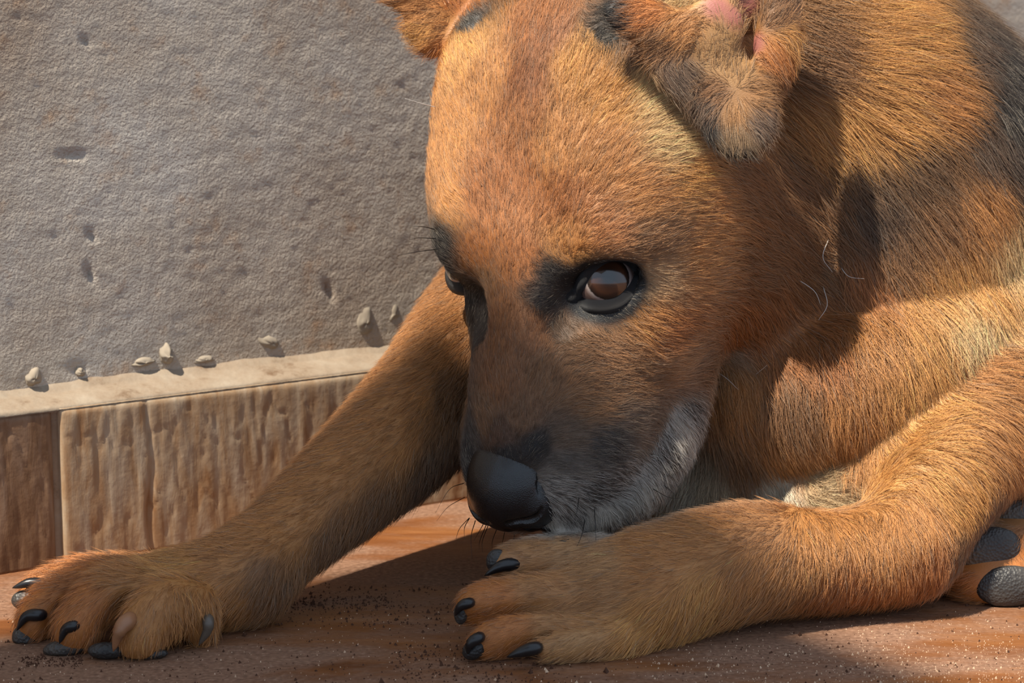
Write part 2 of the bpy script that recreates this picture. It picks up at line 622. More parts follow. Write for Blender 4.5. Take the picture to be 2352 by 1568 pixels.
def hell(c, r, k=0.8, sub=False, both=False, rot=(0, 0, 0)):
    for s in ((1, -1) if both else (1,)):
        M = rotm(math.radians(rot[0]), s * math.radians(rot[1]), s * math.radians(rot[2]))
        ellipsoid(hp(s * c[0], c[1], c[2]), np.array(r) * CM, HR @ M, k * CM, sub)


def hchain(rows, k=0.8, sub=False, both=False, n=3):
    for s in ((1, -1) if both else (1,)):
        chain([(*hp(s * x, y, z), r * CM) for x, y, z, r in rows], k * CM, n, sub)




def build_field():
    # ---- trunk
    ellipsoid(at(2620, 700, 1.16), (0.17, 0.085, 0.095), k=0.02)                    # rib cage running off to the right
    ellipsoid(np.array([0.43, 1.15, 0.095]), (0.15, 0.085, 0.100), k=0.03)
    ellipsoid(at(2640, 370, 1.21), (0.072, 0.055, 0.075), k=0.02)                    # haunch
    # ---- neck
    chain(pr([(1580, 130, 0.955, 260), (1800, 190, 0.968, 370), (2050, 420, 0.985, 405), (2330, 680, 1.03, 400)]), k=0.02)
    # ---- chest and brisket
    ellipsoid(at(2000, 760, 0.99), (0.055, 0.070, 0.085), k=0.03)
    ellipsoid(at(1800, 900, 0.965), (0.045, 0.050, 0.055), k=0.03)
    ellipsoid(at(1740, 1150, 0.970), (0.055, 0.045, 0.030), k=0.02)
    ellipsoid(at(1990, 620, 0.962), (0.040, 0.045, 0.060), k=0.03)
    # ---- left shoulder and upper arm (on the right of the picture)
    chain(pr([(2460, 640, 0.99, 300), (2310, 890, 0.940, 180), (2180, 1080, 0.905, 140), (2080, 1230, 0.890, 118)]), k=0.012)
    chain(pr([(2090, 1258, 0.886, 115), (1920, 1288, 0.878, 106), (1755, 1284, 0.868, 120), (1600, 1314, 0.858, 128), (1450, 1368, 0.850, 122)]), k=0.008)
    chain(pr([(1860, 1160, 0.925, 70), (1990, 1110, 0.918, 95), (2120, 1020, 0.915, 120), (2300, 860, 0.935, 150)]), k=0.010)
    chain(pr([(2370, 780, .892, 10), (2260, 880, .886, 13), (2160, 965, .884, 8)]), k=0.012, sub=True)
    # chest skin fold lying over the upper arm
    chain(pr([(1790, 890, 0.938, 185), (1930, 890, 0.928, 185), (2090, 810, 0.933, 180), (2330, 640, 0.968, 190)]), k=0.010)
    # ---- right foreleg (on the left of the picture)
    chain(pr([(560, 1322, 0.868, 92), (660, 1232, 0.885, 98), (780, 1128, 0.905, 114), (900, 1020, 0.925, 132), (1010, 905, 0.945, 142), (1110, 780, 0.965, 160), (1250, 640, 1.0, 190)]), k=0.008)
    # ---- left fore paw
    chain(pr([(1470, 1365, 0.850, 116), (1380, 1378, 0.850, 102), (1310, 1388, 0.850, 80)]), k=0.012)
    chain(pr([(1420, 1296, 0.866, 58), (1290, 1286, 0.868, 54), (1195, 1294, 0.866, 44), (1165, 1304, 0.862, 34)]), k=0.006)
    chain(pr([(1400, 1362, 0.850, 60), (1240, 1370, 0.842, 52), (1120, 1384, 0.838, 46), (1085, 1396, 0.836, 37)]), k=0.0025)
    chain(pr([(1400, 1425, 0.842, 62), (1260, 1442, 0.834, 54), (1150, 1459, 0.829, 49), (1112, 1474, 0.827, 39)]), k=0.0025)
    chain(pr([(1460, 1450, 0.838, 56), (1350, 1472, 0.827, 42), (1250, 1488, 0.821, 31)]), k=0.0025)
    # ---- right fore paw
    chain(pr([(560, 1325, 0.868, 95), (450, 1350, 0.860, 90), (345, 1356, 0.862, 72)]), k=0.012)
    chain(pr([(440, 1388, 0.844, 60), (368, 1396, 0.835, 64), (326, 1450, 0.829, 52), (318, 1476, 0.828, 40)]), k=0.0025)
    chain(pr([(380, 1352, 0.852, 60), (255, 1362, 0.843, 56), (185, 1426, 0.836, 50), (170, 1460, 0.835, 40)]), k=0.0025)
    chain(pr([(360, 1338, 0.868, 56), (205, 1342, 0.860, 52), (100, 1404, 0.852, 44), (76, 1440, 0.850, 36)]), k=0.0025)
    chain(pr([(330, 1325, 0.880, 50), (190, 1322, 0.884, 42), (100, 1350, 0.882, 34), (75, 1372, 0.880, 28)]), k=0.0025)
    ellipsoid(at(462, 1442, 0.842), (0.0055, 0.0055, 0.007), k=0.004)                # dewclaw toe
    for rows in ([(1350, 1398, .8320, 8), (1240, 1408, .832, 13), (1130, 1428, .830, 16), (1060, 1442, .830, 18)],
                 [(1380, 1454, .8265, 8), (1290, 1474, .8245, 12), (1190, 1502, .821, 15)],
                 [(1250, 1332, .8465, 8), (1180, 1336, .8475, 11), (1110, 1342, .848, 15)],
                 [(325, 1368, .8360, 10), (272, 1410, .8350, 17), (244, 1500, .831, 22)],
                 [(262, 1348, .8480, 9), (170, 1384, .8480, 15), (112, 1480, .844, 20)],
                 [(240, 1330, .8620, 6), (140, 1362, .8660, 10), (60, 1405, .868, 14)]):
        chain(pr(rows), k=0.004, sub=True)
    # ---- hind foot, sole towards the camera
    chain(pr([(2560, 1255, 0.955, 120), (2430, 1270, 0.925, 100), (2345, 1275, 0.913, 74)]), k=0.01)
    chain(pr([(2345, 1332, 0.905, 62), (2262, 1336, 0.902, 54), (2212, 1328, 0.902, 30)]), k=0.004)
    chain(pr([(2345, 1255, 0.910, 62), (2252, 1264, 0.908, 56), (2202, 1284, 0.908, 30)]), k=0.004)
    chain(pr([(2385, 1185, 0.922, 62), (2318, 1190, 0.920, 54), (2270, 1212, 0.922, 34)]), k=0.004)
    # ---- head: skull, brows, cheeks
    hell((0, -7.4, -4.0), (5.9, 7.0, 4.3), k=1.5)
    hell((4.4, -9.6, -3.6), (2.0, 3.6, 2.6), k=1.8, both=True)
    hell((2.4, -3.6, -1.9), (2.5, 3.2, 2.0), k=1.5, both=True, rot=(0, 0, 12))
    hell((2.6, -2.5, -1.5), (1.8, 1.3, 1.2), k=1.0, both=True)
    hell((4.2, -4.8, -4.6), (2.2, 4.6, 3.4), k=1.5)
    hell((-4.2, -5.6, -4.4), (2.1, 3.7, 3.2), k=1.5)
    hell((4.2, -4.6, -8.0), (2.7, 4.6, 4.4), k=1.8)
    hell((-3.6, -5.0, -8.0), (2.5, 4.2, 4.2), k=1.8)
    hell((5.0, -4.6, -9.8), (2.0, 4.2, 2.8), k=1.5)
    hell((3.5, -0.2, -5.2), (1.9, 2.8, 2.7), k=1.6)
    hell((-2.5, -0.2, -5.2), (1.6, 2.6, 2.4), k=1.2)
    hell((-2.9, -0.6, -3.2), (0.9, 1.3, 0.9), k=1.0)
    hell((0, -8.0, -8.5), (4.5, 5.5, 5.0), k=2.0)
    # muzzle
    hchain([(0, -1.6, -1.9, 2.0), (0, 1.0, -2.2, 1.9), (0, 3.6, -2.35, 1.75), (0, 5.6, -2.5, 1.55)], k=1.4)
    hell((1.1, 3.0, -3.3), (2.1, 4.0, 1.9), k=1.2)
    hell((-1.0, 3.0, -3.3), (1.8, 4.0, 1.9), k=1.2)
    hchain([(1.6, 0.2, -4.6, 2.7), (1.8, 3.2, -4.7, 2.45), (1.5, 5.4, -4.1, 2.1), (0.9, 6.6, -3.7, 1.65)], k=1.6)
    hchain([(-1.0, 0.2, -4.6, 2.3), (-1.4, 3.2, -4.7, 2.2), (-1.3, 5.4, -4.1, 2.0), (-0.9, 6.6, -3.7, 1.65)], k=1.4)
    hchain([(3.1, 1.6, -7.4, 1.5), (3.0, 3.9, -6.7, 1.6), (2.4, 6.1, -5.7, 1.5), (1.2, 7.45, -4.4, 1.25)], k=1.2)
    hchain([(-2.4, 1.4, -7.0, 1.4), (-2.2, 3.7, -6.4, 1.5), (-1.9, 5.8, -5.4, 1.4), (-1.0, 7.2, -4.3, 1.25)], k=1.2)
    # lower jaw
    hchain([(2.8, -4.5, -10.6, 2.0), (2.2, 0.3, -10.0, 1.5), (0.9, 4.0, -7.6, 1.25), (0, 5.6, -6.5, 1.1)], k=0.8, both=True)
    hchain([(0, -5, -10.0, 2.2), (0, 1.0, -8.6, 1.6)], k=1.2)
    # sockets and stop
    for s in (1, -1):
        e = EYE_N if s > 0 else EYE_F
        ellipsoid(e - FWE[s] * 0.0080, np.array([0.0128, 0.0085, 0.0080]), EYE_ROT[s], 0.004, True)
    hell((2.0, 0.7, -1.0), (0.6, 1.1, 0.5), k=0.8, sub=True, both=True, rot=(0, 30, 25))
    hchain([(0, -8.5, 0.75, 0.2), (0, -5.5, 0.95, 0.2), (0, -2.4, 0.72, 0.25)], k=0.6, sub=True)
    build_ears()


# eyes: centre in the world, each with the direction it looks out along
EYE_R = 0.0117
EYE_N, EYE_F = at(1393, 645, 0.8690), at(1086, 602, 0.9180)
FWE = {}
EYE_ROT = {}
for s, out in ((1, HR @ np.array([0.62, 0.10, 0.78])), (-1, HR @ np.array([-0.62, 0.10, 0.78]))):
    n = -out / np.linalg.norm(out)
    tx = HR @ np.array([0.86 * s, -0.50, 0.0]) * s                # along the lids, pointing to the dog's left
    tx -= n * (tx @ n)
    tx /= np.linalg.norm(tx)
    ty = np.cross(n, tx)
    FWE[s] = n
    EYE_ROT[s] = np.stack([tx, ty, n], 1)


def cam_ell(px, py, d, r, rot=0, tilt=(0, 0), k=0.004, sub=False):
    """ellipsoid with radii in px, turned in the picture plane by rot and tipped by tilt"""
    R = _cb @ rotm(math.radians(tilt[0]), math.radians(tilt[1]), math.radians(rot))
    ellipsoid(at(px, py, d), np.array(r) * d / F, R, k, sub)


def build_ears():
    # left ear (right in the picture): flopped forwards, inside of the ear showing
    cam_ell(1640, -30, 0.868, (170, 120, 55), k=0.010)
    cam_ell(1590, 150, 0.8510, (150, 88, 22), rot=-42, tilt=(0, 0), k=0.005)
    cam_ell(1692, 248, 0.8495, (92, 124, 26), rot=12, tilt=(12, 8), k=0.006)
    cam_ell(1785, 90, 0.8560, (54, 135, 34), rot=-8, k=0.004)
    cam_ell(1500, 56, 0.8510, (124, 56, 26), rot=-20, tilt=(10, 0), k=0.003)
    cam_ell(1640, 60, 0.8500, (70, 70, 26), k=0.005)
    cam_ell(1690, 15, 0.8400, (40, 80, 24), rot=12, k=0.003, sub=True)
    cam_ell(1738, 140, 0.8410, (14, 70, 20), rot=12, k=0.003, sub=True)
    # right ear (left in the picture)
    cam_ell(990, 62, 0.935, (58, 72, 34), rot=25, k=0.004)
    cam_ell(955, -25, 0.935, (95, 62, 34), rot=-25, k=0.004)
    cam_ell(1050, -30, 0.938, (80, 90, 40), k=0.005)
    cam_ell(1098, 25, 0.915, (26, 60, 30), rot=-25, k=0.004, sub=True)


build_field()


def surface_nets():
    S = FIELD < 0
    nx, ny, nz = S.shape
    tot = np.zeros((nx - 1, ny - 1, nz - 1), dtype=np.uint8)
    for i in (0, 1):
        for j in (0, 1):
            for l in (0, 1):
                tot += S[i:nx - 1 + i, j:ny - 1 + j, l:nz - 1 + l]
    cells = np.argwhere((tot > 0) & (tot < 8))
    cid = np.full(tot.shape, -1, dtype=np.int32)
    cid[cells[:, 0], cells[:, 1], cells[:, 2]] = np.arange(len(cells))
    val = {}
    for i in (0, 1):
        for j in (0, 1):
            for l in (0, 1):
                val[i, j, l] = FIELD[cells[:, 0] + i, cells[:, 1] + j, cells[:, 2] + l].astype(np.float64)
    acc = np.zeros((len(cells), 3))
    cnt = np.zeros(len(cells))
    corners = list(val)
    for a in corners:
        for ax in range(3):
            if a[ax] == 1:
                continue
            b = list(a)
            b[ax] = 1
            va, vb = val[a], val[tuple(b)]
            m = (va < 0) != (vb < 0)
            t = np.where(m, va / np.where(m, va - vb, 1), 0)
            p = np.zeros((len(cells), 3)) + np.array(a, float)
            p[:, ax] += t
            acc[m] += p[m]
            cnt[m] += 1
    frac = acc / cnt[:, None]
    v = np.empty_like(frac)
    for ax, g in enumerate((GX, GY, GZ)):
        g = g.astype(np.float64)
        i = cells[:, ax]
        v[:, ax] = g[i] + frac[:, ax] * (g[np.minimum(i + 1, len(g) - 1)] - g[i])
    faces = []
    for ax in range(3):
        u, w = (ax + 1) % 3, (ax + 2) % 3
        sl0 = [slice(1, n - 1) for n in S.shape]
        sl1 = [slice(1, n - 1) for n in S.shape]
        sl0[ax] = slice(0, S.shape[ax] - 1)
        sl1[ax] = slice(1, S.shape[ax])
        A, B = S[tuple(sl0)], S[tuple(sl1)]
        e = np.argwhere(A != B)
        flip = A[e[:, 0], e[:, 1], e[:, 2]]
        off = np.ones(3, int)
        off[ax] = 0
        e = e + off
        q = []
        for du, dw in ((-1, -1), (0, -1), (0, 0), (-1, 0)):
            c = e.copy()
            c[:, u] += du
            c[:, w] += dw
            q.append(cid[c[:, 0], c[:, 1], c[:, 2]])
        q = np.stack(q, 1)
        q[~flip] = q[~flip][:, ::-1]
        faces.append(q)
    f = np.concatenate(faces)
    f = f[(f >= 0).all(1)]
    return v, f


BV, BF = surface_nets()


def smooth_mesh(v, f, it, lam=0.5):
    e = np.concatenate([f[:, [0, 1]], f[:, [1, 2]], f[:, [2, 3]], f[:, [3, 0]]])
    e = np.concatenate([e, e[:, ::-1]])
    deg = np.bincount(e[:, 0], minlength=len(v)).astype(float)
    for i in range(it):
        l = lam if i % 2 == 0 else -lam * 1.03
        s = np.stack([np.bincount(e[:, 0], weights=v[e[:, 1], a], minlength=len(v)) for a in range(3)], 1)
        v = v + l * (s / deg[:, None] - v)
    return v


BV = smooth_mesh(BV, BF, 6)
BV[:, 2] = np.maximum(BV[:, 2], 0.0008)
dog = empty('dog', tuple(floor_pt(1500, 1420)))
tag(dog, 'tan dog with black muzzle lying on the floor, head resting on its paw', 'dog')
DOG_O = np.array(dog.location)


def dmesh(name, v, f, mat, parent=None, smooth=True):
    return mesh_np(name, np.asarray(v) - DOG_O, f, parent or dog, mat, smooth)

BVH = BVHTree.FromPolygons([tuple(p) for p in BV], [tuple(q) for q in BF])


def hit(px, py):
    v = ray(px, py)
    h = BVH.ray_cast(Vector(CAM), Vector(v / np.linalg.norm(v)))
    if h[0] is None:
        h = BVH.find_nearest(Vector(at(px, py, 0.9)))
    return np.array(h[0]), np.array(h[1])


# vertex normals
_t0, _t1, _t2, _t3 = (BV[BF[:, i]] for i in range(4))
_fn = np.cross(_t2 - _t0, _t3 - _t1)
BN = np.zeros_like(BV)
for i in range(4):
    for a in range(3):
        BN[:, a] += np.bincount(BF[:, i], weights=_fn[:, a], minlength=len(BV))
BN /= np.linalg.norm(BN, axis=1, keepdims=True) + 1e-12
if (BN * (BV - BV.mean(0))).sum() < 0:
    BN = -BN

# coat landmarks: picture position of the spot on the coat, colour (sRGB), lie of the hair, length cm
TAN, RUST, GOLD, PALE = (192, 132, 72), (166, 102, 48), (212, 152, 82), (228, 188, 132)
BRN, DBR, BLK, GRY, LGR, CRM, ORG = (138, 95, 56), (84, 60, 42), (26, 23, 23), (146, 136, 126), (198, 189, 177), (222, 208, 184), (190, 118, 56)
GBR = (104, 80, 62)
LM = [
    # forehead and crown
    (1250, 30, RUST, (0, -1), .7), (1255, 90, (150, 92, 48), (.1, -1), .5), (1205, 190, (146, 88, 44), (.1, -1), .5), (1185, 280, (168, 108, 58), (0, -1), .55), (1180, 420, RUST, (-.1, -1), .5), (1120, 200, TAN, (-.25, -1), .6),
    (1060, 120, GOLD, (-.5, -.8), .7), (1030, 330, TAN, (-.6, -.7), .6), (1040, 470, TAN, (-.6, -.6), .5), (1100, 450, RUST, (-.3, -.9), .6),
    (1330, 150, GOLD, (.25, -1), .7), (1400, 240, GOLD, (.6, -.7), .7), (1480, 220, PALE, (.8, -.5), .8), (1550, 330, PALE, (1, -.15), .8),
    (1380, 360, TAN, (.5, -.8), .7), (1290, 340, TAN, (.15, -1), .6), (1290, 470, RUST, (.25, -.9), .6), (1480, 460, TAN, (.9, -.3), .7),
    (1640, 470, TAN, (1, .1), .9), (1590, 400, GOLD, (1, .0), .8), (1400, 530, (186, 126, 76), (.6, -.4), .5), (1300, 560, TAN, (.25, -.8), .5),
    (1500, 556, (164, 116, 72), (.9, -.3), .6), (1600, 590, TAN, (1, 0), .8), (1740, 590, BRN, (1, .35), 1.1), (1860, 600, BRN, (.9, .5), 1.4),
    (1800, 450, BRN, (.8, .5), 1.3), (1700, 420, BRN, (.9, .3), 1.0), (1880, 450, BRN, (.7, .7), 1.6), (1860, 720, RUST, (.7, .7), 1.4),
    (1200, 600, RUST, (0, -1), .45), (1100, 590, RUST, (-.2, -.9), .4), (1165, 740, (154, 100, 56), (0, -1), .4), (1225, 760, (154, 100, 56), (.05, -1), .4),
    # muzzle
    (1150, 880, (146, 96, 56), (0, -1), .45), (1260, 870, BRN, (.25, -.8), .5), (1110, 960, (132, 94, 62), (-.15, -.9), .4), (1200, 960, (126, 88, 56), (.1, -.9), .4),
    (1150, 1000, (96, 66, 46), (0, -1), .35), (1090, 1010, (70, 58, 52), (-.2, -.8), .3), (1160, 1045, BLK, (0, -1), .25), (1085, 1060, (50, 46, 46), (-.2, -.8), .3),
    (1230, 1020, BLK, (.4, -.5), .35), (1400, 800, (156, 110, 70), (.9, .1), .55), (1340, 820, BRN, (.7, -.1), .55), (1480, 730, TAN, (.8, .5), .7), (1530, 760, RUST, (.9, .2), .8),
    (1560, 830, (172, 122, 76), (1, .1), .75), (1350, 920, BRN, (1, -.1), .6), (1480, 880, BRN, (1, 0), .7), (1480, 950, (112, 90, 72), (1, .1), .7), (1300, 1010, (104, 80, 60), (1, -.1), .5),
    (1400, 1030, (50, 44, 41), (1, .15), .6), (1300, 1060, (92, 82, 74), (1, .05), .45), (1290, 1120, GRY, (1, .2), .45), (1380, 1130, (104, 97, 90), (.9, .4), .55),
    (1440, 1100, GRY, (.8, .5), .6), (1300, 1185, GRY, (.5, .9), .5), (1272, 1200, LGR, (.2, 1), .45), (1380, 1175, LGR, (.4, .9), .55), (1470, 1130, LGR, (.5, .8), .7),
    (1560, 990, LGR, (.5, .8), .9), (1590, 930, GRY, (.6, .5), .9), (1530, 1020, GRY, (.6, .7), .9), (1600, 860, (150, 110, 76), (.9, .2), .9), (1645, 825, (176, 146, 116), (.8, .5), 1.0), (1690, 900, TAN, (.3, .8), 1.0),
    (1700, 760, RUST, (.6, .7), 1.2), (1780, 780, RUST, (.5, .9), 1.3),
    # round the eye
    (1272, 632, (38, 31, 27), (-.5, -.5), .4), (1262, 690, (46, 37, 31), (-.5, .1), .4), (1285, 748, (104, 76, 52), (.5, .7), .5), (1380, 745, BRN, (.6, .7), .55), (1490, 640, (200, 160, 116), (.9, .2), .6), (1488, 575, BRN, (.9, -.4), .5),
    (1012, 556, BLK, (-.6, -.3), .35), (1090, 672, BLK, (-.5, .7), .3), (1112, 706, (40, 32, 28), (-.3, .8), .3), (1108, 640, BRN, (0, -1), .35),
    # neck
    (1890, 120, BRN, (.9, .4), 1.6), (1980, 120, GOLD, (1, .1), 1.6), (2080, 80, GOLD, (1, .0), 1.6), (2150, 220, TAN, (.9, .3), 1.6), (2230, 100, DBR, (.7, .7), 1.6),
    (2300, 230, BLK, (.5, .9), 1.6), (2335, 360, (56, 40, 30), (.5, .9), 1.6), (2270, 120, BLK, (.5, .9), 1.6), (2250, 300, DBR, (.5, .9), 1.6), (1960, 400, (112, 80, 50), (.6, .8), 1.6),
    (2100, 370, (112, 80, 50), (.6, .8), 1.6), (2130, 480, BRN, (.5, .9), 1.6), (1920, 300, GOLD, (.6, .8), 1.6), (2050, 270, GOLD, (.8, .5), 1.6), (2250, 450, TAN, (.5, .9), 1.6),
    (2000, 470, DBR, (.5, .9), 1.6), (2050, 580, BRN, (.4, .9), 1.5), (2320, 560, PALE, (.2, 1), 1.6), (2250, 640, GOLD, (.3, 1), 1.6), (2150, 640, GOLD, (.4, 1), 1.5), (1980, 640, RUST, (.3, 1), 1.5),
    (1900, 800, RUST, (.3, 1), 1.4), (2000, 780, TAN, (.3, 1), 1.4), (2120, 800, GOLD, (.2, 1), 1.4), (2230, 740, PALE, (.0, 1), 1.5), (1820, 930, BRN, (.2, 1), 1.3), (1960, 920, TAN, (.15, 1), 1.3),
    (2090, 900, GOLD, (.1, 1), 1.3), (1800, 1060, TAN, (.3, 1), 1.2), (1950, 1040, TAN, (.1, 1), 1.1), (1700, 1080, BRN, (.2, 1), 1.3),
    (1780, 1140, CRM, (.5, .6), 1.3), (1560, 1150, CRM, (.1, 1), 1.2), (1650, 1130, (190, 170, 140), (.1, 1), 1.2),
    # upper arm, forearm
    (1900, 1130, (206, 176, 134), (.9, -.05), .9), (2020, 1100, GOLD, (.95, .1), .9), (2150, 980, GOLD, (.95, .2), 1.0), (2280, 850, TAN, (.9, .3), 1.1), (2300, 1000, TAN, (.6, .8), 1.0),
    (2200, 1130, GOLD, (.6, .8), .9), (2120, 1210, TAN, (.2, 1), .8), (2000, 1240, TAN, (.0, 1), .8), (1880, 1240, TAN, (-.3, .9), .7), (1960, 1350, RUST, (-.3, .9), .7), (2150, 1290, RUST, (.0, 1), .8),
    (1750, 1210, (176, 124, 76), (-.8, .4), .7), (1740, 1320, TAN, (-.6, .8), .7), (1620, 1220, TAN, (-.9, .2), .7), (1600, 1400, GOLD, (-.5, .85), .8), (1500, 1300, TAN, (-.95, .2), .7), (1480, 1440, GOLD, (-.7, .6), .8),
    (1380, 1280, (198, 150, 100), (-1, .1), .7), (1380, 1360, (190, 138, 86), (-1, .15), .6), (1230, 1300, (190, 134, 80), (-1, .15), .7), (1250, 1350, (188, 132, 78), (-1, .15), .5), (1130, 1385, ORG, (-1, .2), .42),
    (1300, 1440, (190, 136, 82), (-.9, .3), .55), (1160, 1455, ORG, (-.9, .4), .42), (1330, 1480, (196, 146, 92), (-.9, .3), .5), (1180, 1300, (176, 126, 80), (-1, .2), .4), (1300, 1262, (196, 148, 98), (-1, .1), .5), (1400, 1256, (196, 148, 98), (-1, .1), .6), (1450, 1245, TAN, (-1, .15), .6), (1240, 1268, (190, 138, 86), (-1, .1), .45),
    # right foreleg
    (1040, 780, TAN, (-.6, .8), .8), (960, 880, TAN, (-.7, .7), .7), (1040, 900, BRN, (-.6, .8), .8), (900, 1000, TAN, (-.75, .65), .7), (1000, 1080, (120, 84, 54), (-.5, .85), .8), (800, 1080, TAN, (-.8, .6), .65),
    (860, 1160, BRN, (-.6, .8), .7), (700, 1180, TAN, (-.8, .6), .65), (760, 1240, BRN, (-.6, .8), .7), (600, 1230, TAN, (-.85, .5), .65), (620, 1330, BRN, (-.5, .85), .7), (500, 1290, TAN, (-.95, .25), .7),
    (500, 1380, TAN, (-.6, .8), .8), (400, 1310, GOLD, (-1, .15), .8), (280, 1320, TAN, (-1, .2), .8), (215, 1385, ORG, (-.7, .7), .55), (105, 1400, ORG, (-.8, .6), .5), (130, 1325, ORG, (-1, .15), .8),
    (190, 1440, ORG, (-.4, .9), .6), (350, 1390, TAN, (-.3, .9), .45), (340, 1460, TAN, (-.1, 1), .5), (420, 1420, TAN, (.1, 1), .8),
    # hind foot
    (2220, 1330, ORG, (-.9, .3), .6), (2210, 1275, BRN, (-.9, .3), .6), (2270, 1200, BRN, (-.9, .3), .6), (2345, 1320, ORG, (.2, .9), .5),
    # ears
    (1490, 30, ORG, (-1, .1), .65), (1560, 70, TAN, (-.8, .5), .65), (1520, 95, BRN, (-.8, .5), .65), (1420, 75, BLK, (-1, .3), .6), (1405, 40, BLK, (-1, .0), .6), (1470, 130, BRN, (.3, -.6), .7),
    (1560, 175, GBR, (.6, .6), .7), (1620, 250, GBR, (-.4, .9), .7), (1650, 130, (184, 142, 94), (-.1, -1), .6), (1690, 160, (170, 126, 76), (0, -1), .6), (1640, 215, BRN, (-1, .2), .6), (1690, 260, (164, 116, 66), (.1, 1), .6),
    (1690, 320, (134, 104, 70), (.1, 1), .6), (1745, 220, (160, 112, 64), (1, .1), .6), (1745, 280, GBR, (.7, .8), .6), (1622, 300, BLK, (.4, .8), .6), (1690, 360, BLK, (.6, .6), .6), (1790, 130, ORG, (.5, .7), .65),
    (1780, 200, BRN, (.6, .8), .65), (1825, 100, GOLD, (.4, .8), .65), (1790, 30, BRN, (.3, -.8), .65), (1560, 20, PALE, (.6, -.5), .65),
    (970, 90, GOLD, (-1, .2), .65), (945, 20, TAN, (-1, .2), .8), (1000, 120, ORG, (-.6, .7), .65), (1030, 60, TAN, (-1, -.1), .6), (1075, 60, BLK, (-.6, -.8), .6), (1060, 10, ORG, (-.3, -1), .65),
]
lin = lambda c: np.array([((x / 255 + .055) / 1.055) ** 2.4 if x > 10 else x / 255 / 12.92 for x in c])
lp, ld, lc, ll = [], [], [], []
for px, py, col, (du, dv), L in LM:
    p, n = hit(px, py)
    lp.append(p)
    ld.append((du * RT - dv * UP) / math.hypot(du, dv))
    lc.append(lin(col))
    ll.append(L * .01)
lp, ld, lc, ll = map(np.array, (lp, ld, lc, ll))
VD = np.zeros_like(BV)
VC = np.zeros_like(BV)
VL = np.zeros(len(BV))
for a in range(0, len(BV), 20000):
    q = BV[a:a + 20000]
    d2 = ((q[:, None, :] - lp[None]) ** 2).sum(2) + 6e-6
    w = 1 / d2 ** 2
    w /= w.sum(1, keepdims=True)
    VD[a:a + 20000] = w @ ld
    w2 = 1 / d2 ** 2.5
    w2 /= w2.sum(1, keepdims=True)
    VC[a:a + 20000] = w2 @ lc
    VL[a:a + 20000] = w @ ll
VP = project(BV)
# bare and special places
VDEN = np.ones(len(BV))
hc = head_pts(BV)
nose_d = np.sqrt(((hc[:, 0] + .3) / 1.55) ** 2 + ((hc[:, 1] - 6.95) / 1.75) ** 2 + ((hc[:, 2] + 2.6) / 1.55) ** 2)
VDEN[nose_d < 1.0] = 0
for e in (EYE_N, EYE_F):
    de = np.linalg.norm(BV - e, axis=1)
    k = np.clip((0.0208 - de) / 0.0035, 0, 1)
    VC = VC * (1 - k[:, None]) + lin((20, 18, 19)) * k[:, None]
    VL = VL * (1 - 0.6 * k)
    VDEN[de < 0.0100] = 0
PINK = [(1645, 15, .0046), (1690, 40, .004), (1715, 15, .0045), (1735, 100, .0036)]
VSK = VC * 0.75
for px, py, r in PINK:
    p, n = hit(px, py)
    k = np.clip(1.6 - np.linalg.norm(BV - p, axis=1) / r, 0, 1)
    VSK = VSK * (1 - k[:, None]) + lin((158, 96, 84)) * k[:, None]
    VDEN *= 1 - 0.93 * k
PADS = [(2318, 1346, .8935, (78, 48, 22), 4), (2272, 1264, .8990, (76, 54, 24), 12), (2335, 1193, .9110, (66, 44, 22), 14),
        (1144, 1290, .8610, (28, 30, 18), 30), (1088, 1492, .8220, (28, 22, 20), 30), (1058, 1408, .8330, (16, 26, 16), 0),
        (56, 1464, .8480, (28, 30, 22), 30), (150, 1488, .8330, (52, 22, 24), 8), (245, 1494, .8270, (44, 20, 22), 0), (330, 1500, .8280, (56, 16, 22), 0), (60, 1378, .876, (34, 24, 20), 0)]
for px, py, d_, r, rot in PADS:
    q = (BV - at(px, py, d_)) @ (_cb @ rotm(0, 0, math.radians(rot))) / (np.array(r) * d_ / F * np.array([1, 1, 2.2]))
    VDEN[(q ** 2).sum(1) < 1.0] = 0
CLAWS = [
    ([(1185, 1296, .8585), (1150, 1300, .8555), (1112, 1322, .855)], 17, 'k'),
    ([(1078, 1384, .8290), (1058, 1392, .8285), (1045, 1414, .830)], 13, 'k'),
    ([(1100, 1464, .8190), (1080, 1478, .8180), (1073, 1502, .819)], 14, 'k'),
    ([(1230, 1488, .8145), (1200, 1496, .8135), (1164, 1509, .814)], 16, 'k'),
    ([(110, 1344, .876), (70, 1338, .874), (28, 1350, .8735)], 15, 'k'),
    ([(92, 1412, .843), (60, 1416, .843), (38, 1448, .843)], 15, 'k'),
    ([(172, 1436, .828), (150, 1446, .828), (136, 1478, .828)], 14, 'k'),
    ([(296, 1424, .8215), (276, 1446, .8175), (260, 1496, .8180)], 20, 'h'),
    ([(478, 1424, .8345), (476, 1448, .834), (456, 1482, .835)], 14, 'g'),
]
for P, r, _m in CLAWS:
    q = spline([at(*p) for p in P], 4)
    dm = np.min([np.linalg.norm(BV - p, axis=1) for p in q], axis=0)
    VDEN[dm < (r * 1.15) * .84 / F] = 0
    VL = np.where(dm < 0.006, VL * 0.65, VL)
VD -= BN * (VD * BN).sum(1, keepdims=True)
VD /= np.linalg.norm(VD, axis=1, keepdims=True) + 1e-9

